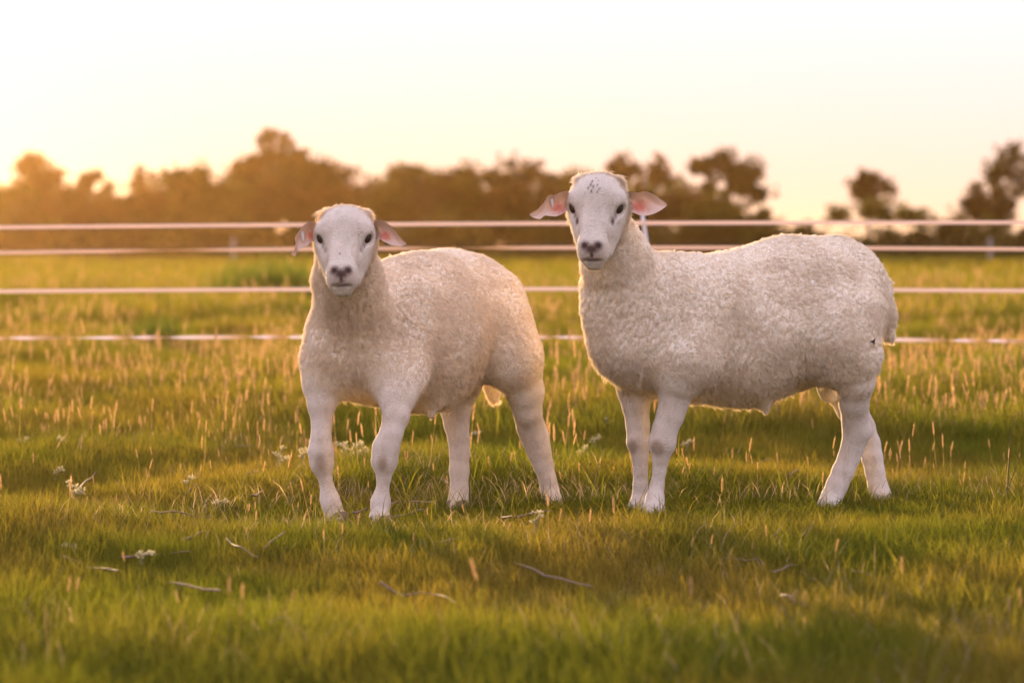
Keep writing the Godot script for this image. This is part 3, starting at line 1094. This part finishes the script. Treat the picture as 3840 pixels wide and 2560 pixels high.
	for u in [[40, 490, 1], [130, 500, 0], [230, 505, 0], [330, 500, 0], [420, 495, 1], [520, 480, 1], [620, 480, 0], [720, 480, 0], [800, 475, 0], [880, 480, 1], [970, 478, 0], [1060, 480, 1], [1150, 478, 0], [1240, 476, 0], [1330, 480, 1], [1430, 490, 1], [1530, 492, 0], [1630, 505, 1]]:
		far.append(["bush_tree", "leafy undergrowth tree filling in below the " + beside_tree(u[0] * 1.633), 150.0, u[0], [[u[0], u[1], 58, 48, 1.0], [u[0] - 25, u[1] + 25, 50, 40, 1.0], [u[0] + 30, u[1] - 20, 36, 34, 0.9]], olive if u[2] == 1 else brown, 0.42])
	var sd := 100
	for f in far:
		var lobes := []
		for l in f[4]:
			lobes.append([l[0] * k, l[1] * k, l[2] * k, l[3] * k, l[4]])
		tree(f[0], f[1], "tree", "trees along the far edge of the field", f[2], f[3] * k, lobes, f[5], f[6], sd)
		sd += 1
	# the hedge of shrubs along the field edge, one after the other
	var x := -1700.0
	var r := RandomNumberGenerator.new()
	r.seed = 31
	while x < 5500.0:
		var w := r.randf_range(95.0, 150.0)
		var top := 845.0 + r.randf_range(-25.0, 20.0)
		if x > 2700.0: top = 850.0 + r.randf_range(-15.0, 25.0)
		var d := r.randf_range(138.0, 148.0)
		tree("hedge_shrub", "low dark hedge shrub below the " + beside_tree(x + w * 0.5), "shrub", "shrubs of the far hedge", d, x + w * 0.5, [[x + w * 0.5, top + 50.0, w * 0.62, 52.0, 1.1], [x + w * 0.35, top + 95.0, w * 0.6, 36.0, 1.1], [x + w * 0.8, top + 85.0, w * 0.5, 40.0, 1.0]], dark.lerp(olive, r.randf()), 0.42, 300 + int(x))
		x += w

func make_fence() -> void:
	var d := 13.6
	var root := thing("electric_fence", Vector3(0, 0, -d), "low electric fence of four pale pink tapes on a white plastic post", "fence")
	# [left py, middle py, right py, twists]
	var tapes := [[852.0, 838.0, 834.0, 0.0], [947.0, 929.0, 934.0, 1.0], [1092.0, 1083.0, 1090.0, 0.0], [1268.0, 1264.0, 1279.0, 4.0]]
	for t in tapes:
		var s := Soup.new()
		var steps := 260
		var last := -1
		for k in steps + 1:
			var u := float(k) / steps
			var px := lerpf(-2600.0, 6400.0, u)
			var w := (px - 1920.0) / 1920.0
			var py: float = t[1] + (t[2] - t[0]) * 0.5 * w + (t[0] + t[2] - 2.0 * t[1]) * 0.5 * minf(w * w, 1.6)
			var c := at(px, py, d) - root.position
			# the tape hangs upright, here and there it turns over
			var turn: float = 0.0
			if t[3] > 2.0:
				turn = 0.45 + noise.get_noise_1d(px * 0.03) + px * 0.0155 + 0.9 * sin(px * 0.012)
			elif t[3] > 0.0:
				turn = 0.25 + 1.2 * exp(-pow((px - 1720.0) / 170.0, 2.0)) + 0.9 * exp(-pow((px - 640.0) / 160.0, 2.0))
			var o := Vector3(0, cos(turn), sin(turn)) * 0.0088
			var nn := Vector3(0, -sin(turn), cos(turn))
			var a := s.add(c - o, nn, Color.WHITE)
			s.add(c + o, nn, Color.WHITE)
			s.add(c - o - nn * 0.0008, -nn, Color.WHITE)
			s.add(c + o - nn * 0.0008, -nn, Color.WHITE)
			if last >= 0:
				s.i.append_array([last, last + 1, a, last + 1, a + 1, a, last + 2, a + 2, last + 3, last + 3, a + 2, a + 3])
			last = a
		part("tape", mesh_of(s), M.tape, root)
	# a tread-in post behind the nearer shoulder of one animal, leaning
	for p in [[2409.0, 805.0, 2465.0, 1520.0], [-1500.0, 800.0, -1470.0, 1520.0], [5900.0, 800.0, 5930.0, 1520.0]]:
		var s := Soup.new()
		var top := at(p[0], p[1], d + 0.015) - root.position
		var foot := at(p[2] + 60.0, p[3], d + 0.02) - root.position
		foot.y = -0.05
		s.tube([foot, foot.lerp(top, 0.5), top], [0.011, 0.0105, 0.009], Color.WHITE, 8)
		for tp in [0.30, 0.52, 0.70, 0.83]:
			var q: Vector3 = foot.lerp(top, tp)
			s.tube([q, q + Vector3(0, 0.005, 0.022), q + Vector3(0, 0.022, 0.024)], [0.004, 0.0035, 0.003], Color.WHITE, 6)
		part("post", mesh_of(s), M.post, root)
	# a far fence of weathered posts and wires at the field's edge
	var fd := 118.0
	var far := thing("field_fence", Vector3(0, 0, -fd), "far weathered post and wire fence before the hedge", "fence")
	var px := -550.0
	while px < 4300.0:
		var s := Soup.new()
		var q := at(px + 18.0 * sin(px), HORIZON, fd)
		s.tube([Vector3(q.x, -0.1, 0), Vector3(q.x, 0.6, 0.02), Vector3(q.x, 1.15, 0.0)], [0.09, 0.085, 0.08], Color.WHITE, 8)
		part("post", mesh_of(s), M.wood, far)
		px += 1420.0
	for y in [0.35, 0.65, 0.95]:
		var s := Soup.new()
		s.tube([Vector3(-30, y, -0.085), Vector3(0, y - 0.03, -0.085), Vector3(30, y, -0.085)], [0.004, 0.004, 0.004], Color.WHITE, 5)
		part("wire", mesh_of(s), M.wood, far)

func make_sheep() -> void:
	make_head()
	for k in 3:
		locks.append(lock_mesh(20 + k, 11, 0.34, 0.020, 0.12))
	fuzz = lock_mesh(29, 6, 0.6, 0.04, 0.08)
	var hoof := hoof_mesh()
	var W := 0.0115
	var L := 0.0042
	# the animal that stands three-quarter on
	var fa := Vector3(-cos(deg_to_rad(50.0)), 0, sin(deg_to_rad(50.0)))
	var ba := at(1560, HORIZON, 7.98)
	ba.y = 0.0
	var ca := [
		[0.07, [[1300, 1318, 7.86, 176, W], [1420, 1268, 7.95, 247, W], [1570, 1244, 8.08, 297, W], [1690, 1184, 8.20, 246, W], [1755, 1165, 8.27, 205, W]], 0.9],
		[0.06, [[1330, 1220, 7.84, 170, W], [1305, 1050, 7.72, 140, W], [1295, 935, 7.62, 108, 0.0095]]],
		[0.05, [[1205, 1360, 7.88, 88, W], [1200, 1447, 7.84, 68, 0.0085], [1205, 1520, 7.82, 54, L], [1206, 1593, 7.81, 40, L], [1203, 1642, 7.80, 40, L], [1203, 1692, 7.80, 50, L], [1208, 1740, 7.80, 46, L], [1221, 1802, 7.80, 26, L], [1229, 1840, 7.80, 29, L], [1236, 1872, 7.80, 38, L], [1247, 1905, 7.79, 37, L], [1258, 1945, 7.78, 38, L], [1260, 1958, 7.77, 38, L]]],
		[0.05, [[1470, 1400, 7.80, 112, W], [1488, 1490, 7.75, 74, 0.0075], [1485, 1560, 7.72, 52, L], [1465, 1630, 7.70, 45, L], [1447, 1678, 7.70, 52, L], [1441, 1730, 7.70, 51, L], [1439, 1792, 7.70, 28, L], [1433, 1842, 7.70, 26, L], [1428, 1876, 7.70, 37, L], [1426, 1895, 7.70, 36, L], [1423, 1950, 7.68, 42, L], [1423, 1968, 7.67, 42, L]]],
		[0.04, [[1700, 1360, 8.32, 110, 0.0095], [1705, 1480, 8.26, 80, 0.0075], [1712, 1593, 8.22, 48, L], [1720, 1645, 8.20, 42, L], [1723, 1700, 8.19, 39, L], [1722, 1765, 8.18, 39, L], [1722, 1838, 8.17, 36, L], [1717, 1880, 8.16, 39, L], [1713, 1908, 8.14, 43, L], [1712, 1916, 8.13, 43, L]]],
		[0.045, [[1850, 1250, 8.17, 150, W], [1930, 1370, 8.15, 108, 0.0095], [1968, 1470, 8.17, 76, 0.0075], [1978, 1545, 8.18, 57, 0.0065], [1990, 1600, 8.21, 54, L], [2008, 1645, 8.22, 54, L], [2022, 1695, 8.22, 46, L], [2038, 1745, 8.22, 39, L], [2053, 1795, 8.22, 34, L], [2062, 1840, 8.22, 36, L], [2070, 1880, 8.20, 40, L], [2074, 1900, 8.18, 43, L], [2074, 1907, 8.17, 43, L]]],
		[0.05, [[1555, 1120, 7.885, 100, W], [1505, 1390, 7.81, 108, W]]],
		[0.05, [[1855, 1110, 8.205, 112, W], [1905, 1320, 8.155, 118, W]]],
		[0.03, [[1620, 1505, 8.00, 42, 0.0085], [1615, 1555, 7.99, 18, 0.0065]]],
		[0.03, [[1850, 1330, 8.42, 50, 0.013], [1848, 1440, 8.42, 40, 0.016], [1850, 1490, 8.42, 26, 0.016]]],
		[0.04, [[1690, 1400, 8.22, 110, 0.0085], [1750, 1440, 8.22, 60, 0.0075]]],
	]
	var head_a := Transform3D(Basis.from_euler(Vector3(deg_to_rad(-6.0), deg_to_rad(-2.0), deg_to_rad(0.5))), at(1291, 889, 7.52) - ba)
	sheep({"label": "sheep turned three-quarter towards the viewer, legs apart, head lowered and ears drooping", "base": ba, "forward": fa, "chains": ca, "head": head_a, "seed": 11, "crimp": 0.34, "fleece": 0.8,
		"wool": Color(0.86, 0.765, 0.60), "coat": Color(0.66, 0.57, 0.455), "face": Color(0.68, 0.60, 0.485), "ear_colour": Color(0.62, 0.52, 0.44), "tear": 0.55,
		"dirt": [[at(1196, 1738, 7.74) - ba, Vector3(0.022, 0.034, 0.05), Color(0.24, 0.14, 0.055)], [at(1432, 1742, 7.64) - ba, Vector3(0.022, 0.032, 0.05), Color(0.24, 0.14, 0.055)], [at(1250, 1945, 7.75) - ba, Vector3(0.04, 0.045, 0.05), Color(0.42, 0.32, 0.22)]],
		"spots": [[Vector3(-0.005, -0.052, 0.075), Vector3(0.003, 0.003, 0.01)]],
		"ears": [
			{"top": rim(1050, 740, 3.824, [1350, 330, 1430, 320, 1500, 345, 1580, 400, 1650, 470, 1700, 540, 1760, 600, 1812, 655]), "low": rim(1050, 740, 3.824, [1350, 590, 1430, 600, 1480, 625, 1540, 655, 1600, 680, 1680, 695, 1760, 695, 1815, 668]), "depth": 7.55, "lean": 0.015, "fold": 1.0, "red": Vector2(1444, 885), "red_size": Vector2(30, 22)},
			{"top": rim(1050, 740, 3.824, [515, 345, 420, 355, 350, 400, 290, 470, 225, 580, 232, 650, 215, 740, 165, 815]), "low": rim(1050, 740, 3.824, [515, 620, 450, 645, 400, 690, 350, 715, 300, 740, 255, 755, 240, 810, 215, 845]), "depth": 7.55, "lean": 0.02, "fold": 1.0, "red": Vector2(1168, 885), "red_size": Vector2(22, 26)}],
		"ear_tag": at(1133, 884, 7.54), "hoof_mesh": hoof,
		"hooves": [[Vector3(at(1262, 1950, 7.78).x, 0.0, -7.78), PI + deg_to_rad(40)], [Vector3(at(1423, 1950, 7.67).x, 0.0, -7.67), PI + deg_to_rad(60)], [Vector3(at(1712, 1920, 8.13).x, 0.0, -8.13), PI + deg_to_rad(60)], [Vector3(at(2072, 1905, 8.18).x, 0.0, -8.18), PI + deg_to_rad(60)]]})
	# the animal that stands side on with its head up
	var fb := Vector3(-cos(deg_to_rad(27.0)), 0, sin(deg_to_rad(27.0)))
	var bb := at(2790, HORIZON, 8.13)
	bb.y = 0.0
	var cb := [
		[0.07, [[2390, 1245, 8.00, 210, W], [2545, 1222, 8.05, 272, W], [2776, 1232, 8.14, 286, W], [2970, 1168, 8.23, 276, W], [3105, 1125, 8.30, 248, W]], 0.9],
		[0.06, [[2420, 1170, 8.02, 215, W], [2350, 1090, 7.98, 180, W], [2315, 985, 7.93, 145, W], [2275, 865, 7.88, 112, 0.0085]]],
		[0.05, [[2390, 1390, 8.08, 95, 0.0095], [2378, 1465, 8.07, 66, 0.0065], [2385, 1520, 8.06, 53, L], [2392, 1590, 8.06, 46, L], [2395, 1658, 8.05, 46, L], [2401, 1715, 8.05, 33, L], [2403, 1767, 8.05, 29, L], [2402, 1819, 8.05, 29, L], [2401, 1868, 8.05, 33, L], [2393, 1908, 8.03, 42, L], [2391, 1924, 8.02, 42, L]]],
		[0.05, [[2570, 1340, 7.92, 120, W], [2545, 1430, 7.92, 75, 0.0065], [2529, 1507, 7.93, 57, L], [2514, 1559, 7.93, 53, L], [2494, 1611, 7.93, 49, L], [2484, 1662, 7.93, 53, L], [2477, 1720, 7.93, 33, L], [2473, 1767, 7.93, 27, L], [2464, 1819, 7.93, 28, L], [2457, 1868, 7.92, 36, L], [2452, 1920, 7.90, 46, L], [2452, 1936, 7.89, 46, L]]],
		[0.06, [[3130, 1230, 8.17, 205, W], [3185, 1340, 8.14, 128, W], [3204, 1430, 8.14, 82, 0.0075], [3203, 1507, 8.16, 58, L], [3208, 1575, 8.19, 52, L], [3215, 1615, 8.20, 56, L], [3200, 1670, 8.20, 45, L], [3185, 1715, 8.20, 43, L], [3163, 1767, 8.19, 43, L], [3140, 1819, 8.18, 42, L], [3120, 1865, 8.17, 42, L], [3108, 1898, 8.15, 44, L], [3106, 1906, 8.14, 44, L]]],
		[0.05, [[3140, 1330, 8.44, 130, W], [3165, 1450, 8.42, 80, 0.0075], [3195, 1530, 8.42, 60, L], [3240, 1600, 8.43, 44, L], [3266, 1663, 8.43, 38, L], [3272, 1715, 8.42, 41, L], [3282, 1767, 8.41, 38, L], [3292, 1819, 8.40, 38, L], [3302, 1855, 8.39, 41, L], [3306, 1875, 8.38, 42, L], [3306, 1880, 8.37, 42, L]]],
		[0.05, [[2540, 1085, 7.965, 108, W], [2568, 1330, 7.935, 124, W]]],
		[0.05, [[3075, 1060, 8.16, 130, W], [3120, 1250, 8.13, 170, W]]],
		[0.03, [[2868, 1512, 8.12, 32, 0.0085], [2873, 1545, 8.12, 18, 0.0065]]],
		[0.04, [[3300, 1080, 8.40, 60, W], [3326, 1180, 8.42, 46, W], [3336, 1262, 8.42, 30, 0.013]]],
		[0.03, [[3110, 1360, 8.30, 40, L], [3105, 1440, 8.30, 44, L], [3112, 1470, 8.30, 44, L]]],
		[0.05, [[3045, 1290, 8.20, 95, 0.0095], [3020, 1340, 8.20, 55, 0.0075]]],
	]
	var head_b := Transform3D(Basis.from_euler(Vector3(deg_to_rad(2.0), deg_to_rad(-10.0), deg_to_rad(-0.5))).scaled(Vector3(1.03, 1.06, 1.03)), at(2238, 774, 7.79) - bb)
	var marks := []
	for m in [[0.0, 0.072, 0.002], [-0.006, 0.064, 0.003], [0.005, 0.066, 0.002], [-0.008, 0.056, 0.004], [-0.003, 0.052, 0.0035], [0.004, 0.055, 0.0025], [-0.012, 0.048, 0.003], [-0.006, 0.040, 0.0035], [0.005, 0.038, 0.003], [0.008, 0.046, 0.0025]]:
		marks.append([Vector3(m[0] * 1.5, m[1] * 1.05 - 0.002, 0.028), Vector3(m[2] * 0.75, m[2] * 1.4, 0.06)])
	sheep({"label": "sheep standing side on with raised head, level ears and dark specks on its forehead", "base": bb, "forward": fb, "chains": cb, "head": head_b, "seed": 23, "crimp": 0.85, "fleece": 0.9,
		"wool": Color(0.86, 0.79, 0.64), "coat": Color(0.66, 0.58, 0.47), "face": Color(0.69, 0.62, 0.51), "ear_colour": Color(0.64, 0.54, 0.46), "tear": 1.0,
		"dirt": [[at(2368, 1680, 8.0) - bb, Vector3(0.02, 0.03, 0.05), Color(0.24, 0.14, 0.055)], [at(2464, 1685, 7.88) - bb, Vector3(0.022, 0.032, 0.05), Color(0.24, 0.14, 0.055)]],
		"spots": marks, "flies": [Vector2(3278, 1278)],
		"ears": [
			{"top": rim(1930, 620, 3.563, [1470, 340, 1590, 362, 1660, 362, 1740, 348, 1830, 375, 1930, 435, 2005, 480, 2040, 518]), "low": rim(1930, 620, 3.563, [1470, 620, 1580, 630, 1660, 662, 1740, 672, 1850, 650, 1950, 600, 2010, 560, 2042, 530]), "depth": 7.82, "lean": -0.01, "fold": 0.3, "red": Vector2(2398, 775), "red_size": Vector2(42, 30)},
			{"top": rim(1930, 620, 3.563, [720, 340, 620, 355, 540, 395, 470, 395, 420, 440, 380, 510, 300, 590, 230, 630, 197, 655]), "low": rim(1930, 620, 3.563, [720, 600, 640, 645, 560, 680, 480, 680, 400, 672, 350, 715, 300, 715, 230, 690, 197, 662]), "depth": 7.81, "lean": 0.03, "fold": 0.8, "red": Vector2(2096, 780), "red_size": Vector2(34, 26)}],
		"ear_tag": at(2068, 755, 7.80), "hoof_mesh": hoof,
		"hooves": [[Vector3(at(2388, 1930, 8.03).x, 0.0, -8.03), PI + deg_to_rad(25)], [Vector3(at(2450, 1935, 7.90).x, 0.0, -7.90), PI + deg_to_rad(30)], [Vector3(at(3108, 1900, 8.15).x, 0.0, -8.15), PI + deg_to_rad(25)], [Vector3(at(3308, 1890, 8.38).x, 0.0, -8.38), PI + deg_to_rad(25)]]})

func make_grass() -> void:
	var tip := Color(1.0, 1.0, 1.0)
	for k in 4:
		var m := grass_clump(60 + k, 30, 0.05, 0.02, 0.085, 0.0011, 0.5, tip)
		sow("lawn_grass", m, M.grass, 3.6, 11.0, 0.9, 290.0, 0.65, 1.2, false, "short fine green grass covering the ground under the sheep", "grass", false, 200 + k)
	for k in 2:
		var m := grass_clump(62 + k, 6, 0.06, 0.03, 0.10, 0.0011, 0.8, tip)
		sow("dry_grass", m, M.seed, 3.6, 13.0, 0.9, 120.0, 0.5, 1.1, true, "dead straw-coloured blades mixed through the short grass", "dry grass", true, 280 + k)
	for k in 2:
		var m := grass_clump(65 + k, 8, 0.05, 0.05, 0.13, 0.0012, 0.5, tip)
		sow("tall_grass", m, M.grass, 3.6, 12.0, 0.9, 60.0, 0.7, 1.25, false, "taller loose grass blades standing up from the short grass", "grass", true, 206 + k)
	for k in 3:
		var m := grass_clump(70 + k, 20, 0.075, 0.04, 0.13, 0.0018, 0.4, tip)
		sow("pasture_grass", m, M.grass, 10.5, 26.0, 2.2, 105.0, 0.8, 1.4, false, "longer pasture grass around and behind the tape fence", "grass", false, 210 + k)
	for k in 2:
		var m := grass_clump(80 + k, 22, 0.2, 0.06, 0.22, 0.006, 0.5, tip)
		sow("field_grass", m, M.grass, 25.0, 62.0, 7.0, 22.0, 0.8, 1.5, false, "rough grass of the open field beyond the tape fence", "grass", false, 220 + k)
	var m2 := grass_clump(90, 24, 0.6, 0.08, 0.30, 0.02, 0.6, tip)
	sow("distant_grass", m2, M.grass, 60.0, 135.0, 22.0, 3.6, 0.8, 1.5, false, "distant rough grass reaching to the hedge", "grass", false, 230)
	for k in 3:
		var m := seed_stalk(40 + k, 0.13 + 0.03 * k)
		sow("seed_heads", m, M.seed, 5.0, 9.0, 0.8, 9.0, 0.45, 0.85, true, "few golden grass seed heads in the short grass", "seed heads", true, 240 + k)
		sow("seed_heads", m, M.seed, 9.0, 19.0, 1.2, 60.0, 0.4, 1.35, true, "dense golden grass seed heads standing before and behind the tape fence", "seed heads", true, 250 + k)
		sow("seed_heads", m, M.seed, 19.0, 48.0, 4.0, 12.0, 0.9, 1.9, true, "scattered golden seed heads across the open field", "seed heads", true, 260 + k)
	# the tall green tussock beyond the fence
	var tus := grass_clump(95, 60, 0.5, 0.4, 0.95, 0.012, 0.35, tip)
	for q in [[900.0, 34.0, 0.7], [1010.0, 33.0, 0.8], [1090.0, 35.0, 0.65], [565.0, 20.0, 0.36]]:
		var o := thing("grass_tussock", Vector3(at(q[0], HORIZON, q[1]).x, 0, -q[1]), "tall leafy green tussock standing up from the field beyond the tape fence", "tussock", "green tussocks beyond the fence")
		var buf := PackedFloat32Array()
		for j in 5:
			var ang := j * 1.3
			push(buf, Vector3(cos(ang), 0, sin(ang)) * q[2], Vector3(0, q[2] * (0.8 + 0.08 * j), 0), Vector3(-sin(ang), 0, cos(ang)) * q[2], Vector3(sin(j * 2.1), 0, cos(j * 1.7)) * 0.35 * q[2], Color(0.10, 0.135, 0.022))
		copies("leaves", tus, M.grass, buf, o)

func make_twigs() -> void:
	var lists := [
		[[563, 1916], [690, 1926], [804, 1941]], [[682, 2022], [780, 1994]], [[992, 2051], [1065, 1994]], [[457, 2092], [620, 2080], [710, 2067]],
		[[849, 2026], [900, 2056], [967, 2088]], [[233, 2084], [302, 2116]], [[327, 2120], [441, 2141]], [[1424, 2186], [1510, 2226], [1624, 2222], [1706, 2259]],
		[[637, 2190], [824, 2214]], [[1012, 2337], [1060, 2318], [1118, 2296]], [[522, 2406], [604, 2373]], [[428, 2398], [470, 2390]],
		[[1928, 2112], [2042, 2153], [2222, 2198]], [[2275, 2047], [2320, 2075], [2377, 2108]], [[2671, 2104], [2736, 2092], [2834, 2100], [2875, 2133]], [[2900, 2137], [2989, 2120]],
		[[3006, 2145], [3055, 2173]], [[3193, 2129], [3250, 2150], [3308, 2169]], [[3324, 2165], [3447, 2149]], [[2932, 2227], [2980, 2252], [3038, 2276]],
		[[2712, 2463], [2728, 2435], [2940, 2439]], [[2361, 2524], [2442, 2557]], [[1466, 1887], [1510, 1877], [1637, 1882]], [[1321, 1921], [1378, 1904]],
		[[1466, 1936], [1527, 1923], [1598, 1911]], [[1881, 1945], [1935, 1938], [2067, 1916]], [[2077, 1782], [2140, 1787], [2200, 1791]], [[1634, 1782], [1681, 1813]],
		[[890, 1675], [1000, 1662], [1102, 1652]], [[913, 1792], [944, 1767], [985, 1774]], [[296, 1828], [362, 1767]], [[684, 1859], [737, 1815]],
		[[941, 1856], [992, 1838]], [[2838, 1738], [2894, 1723]], [[2962, 1781], [3003, 1755]], [[3204, 1781], [3243, 1779]], [[1652, 2027], [1700, 2020], [1760, 2010]], [[1690, 2070], [1784, 2046]],
	]
	var words := {0: "long dry twig lying in the short grass left of the three-quarter sheep", 7: "pale crooked dry twig bent twice in the foreground grass", 12: "long grey twig sunk in the grass between the two sheep", 14: "thick bowed dry stick in the grass before the side-on sheep", 20: "bleached twig with a hooked end lying in the blurred foreground", 25: "straight brown twig touching the hind hoof of the three-quarter sheep", 22: "dry twig lying behind the front hooves of the three-quarter sheep", 28: "long fallen stalk lying beyond the three-quarter sheep"}
	for k in lists.size():
		var pts := []
		var radii := []
		var base := on_ground(lists[k][0][0], lists[k][0][1], 0.035)
		for j in lists[k].size():
			var q := on_ground(lists[k][j][0], lists[k][j][1], 0.042 + 0.012 * sin(k * 3.0 + j * 2.0))
			pts.append(q - base)
			radii.append(0.0029 * (1.0 - 0.25 * j) * (0.8 + 0.4 * absf(sin(k * 1.7))))
		# small bends along the way
		var fine := []
		var fr := []
		for j in pts.size() - 1:
			for e in 3:
				var t := e / 3.0
				fine.append((pts[j] as Vector3).lerp(pts[j + 1], t) + Vector3(0, noise.get_noise_2d(k * 90.0, j * 300.0 + e * 120.0) * 0.01, 0))
				fr.append(lerpf(radii[j], radii[j + 1], t))
		fine.append(pts[-1])
		fr.append(radii[-1])
		var s := Soup.new()
		s.tube(fine, fr, Color.WHITE, 7)
		var o := part(numbered("dry_twig"), mesh_of(s), M.twig, self)
		o.position = base
		tag(o, words.get(k, "thin dry twig lying " + neighbourhood(base)), "twig", "dry twigs in the grass")

func flower_mesh(sd: int, h: float) -> Array:
	var r := RandomNumberGenerator.new()
	r.seed = sd
	var stem := Soup.new()
	var bloom := Soup.new()
	var g := Color(0.36, 0.34, 0.18)
	var lean := Vector3(r.randf_range(-0.15, 0.15), 0, r.randf_range(-0.1, 0.1)) * h
	var fork := Vector3(0, h * 0.6, 0) + lean * 0.5
	stem.tube([Vector3(0, -0.01, 0), fork * 0.5 + lean * 0.05, fork], [0.0028, 0.0024, 0.002], g, 6)
	for k in 4:
		var ang := k * 1.7 + r.randf()
		var tip := Vector3(0, h * r.randf_range(0.68, 1.0), 0) + lean + Vector3(cos(ang), 0, sin(ang)) * 0.013
		stem.tube([fork, fork.lerp(tip, 0.55) + Vector3(0, 0.004, 0), tip], [0.0016, 0.0014, 0.001], g, 5)
		for j in 11:
			var o := Vector3(r.randf_range(-1, 1), r.randf_range(-0.2, 0.9), r.randf_range(-1, 1)).normalized()
			var p := tip + o * r.randf_range(0.002, 0.007)
			var c := Color(0.46, 0.40, 0.22) * r.randf_range(0.8, 1.2)
			bloom.blade([p, p + o * 0.004, p + o * 0.008], [0.0016, 0.0026, 0.0], o.cross(Vector3(0.3, 0.8, 0.5)).normalized(), c, c)
	for k in 3:
		var ang := k * 2.1 + r.randf()
		var d := Vector3(cos(ang), 0.35, sin(ang))
		var p := Vector3(0, h * (0.1 + 0.15 * k), 0)
		stem.blade([p, p + d * 0.014, p + d * 0.03], [0.002, 0.004, 0.0], d.cross(Vector3.UP).normalized(), g, g)
	return [mesh_of(stem), mesh_of(bloom)]

func make_flowers() -> void:
	# [head px, head py, base py]
	var list := [[1290, 1660, 1780], [1322, 1675, 1790], [1312, 1700, 1775], [1365, 1692, 1780], [1345, 1712, 1770], [1036, 1700, 1795], [1053, 1722, 1790], [1120, 1705, 1800], [1790, 1622, 1700], [2138, 1717, 1765], [2190, 1694, 1775], [2010, 1945, 2065], [1449, 2000, 2050], [527, 2078, 2160], [241, 2062, 2120], [84, 1660, 1720], [219, 1662, 1725], [204, 1772, 1830], [265, 1824, 1885], [286, 1848, 1900], [707, 1805, 1870], [824, 1888, 1930], [2288, 1588, 1650], [2231, 1655, 1715], [2584, 1670, 1725]]
	for k in list.size():
		var q: Array = list[k]
		var foot := on_ground(q[0], q[2])
		var h := metres(q[2] - q[1], -foot.z) * 1.3
		var label := "pale cream flowering weed standing " + neighbourhood(foot)
		if k < 5: label = "pale cream flowering weed between the front legs of the three-quarter sheep"
		elif k == 11: label = "single tall cream flowering weed in the grass between the two sheep"
		elif k == 13: label = "cream flower head standing in the foreground grass near fallen twigs"
		var o := thing("flowering_weed", foot, label, "weed", "cream flowering weeds")
		var ms := flower_mesh(500 + k, h)
		part("stem", ms[0], M.flower, o)
		part("flower_head", ms[1], M.flower, o)
	# thin dark rush stalks at the right edge
	for q in [[3800, 1540, 1905, -30.0], [3792, 1700, 1900, 8.0]]:
		var foot := on_ground(q[0] - 25.0, q[2])
		var h := metres(q[2] - q[1], -foot.z)
		var s := Soup.new()
		var lean := Vector3(metres(55.0 + q[3], -foot.z), 0, 0)
		s.tube([Vector3.ZERO, Vector3(0, h * 0.5, 0) + lean * 0.4, Vector3(0, h, 0) + lean], [0.002, 0.0017, 0.0006], Color(0.10, 0.10, 0.04), 5)
		var o := part(numbered("rush_stalk"), mesh_of(s), M.flower, self)
		o.position = foot
		tag(o, "thin dark upright rush stalk in the grass behind the side-on sheep", "stalk", "rush stalks")
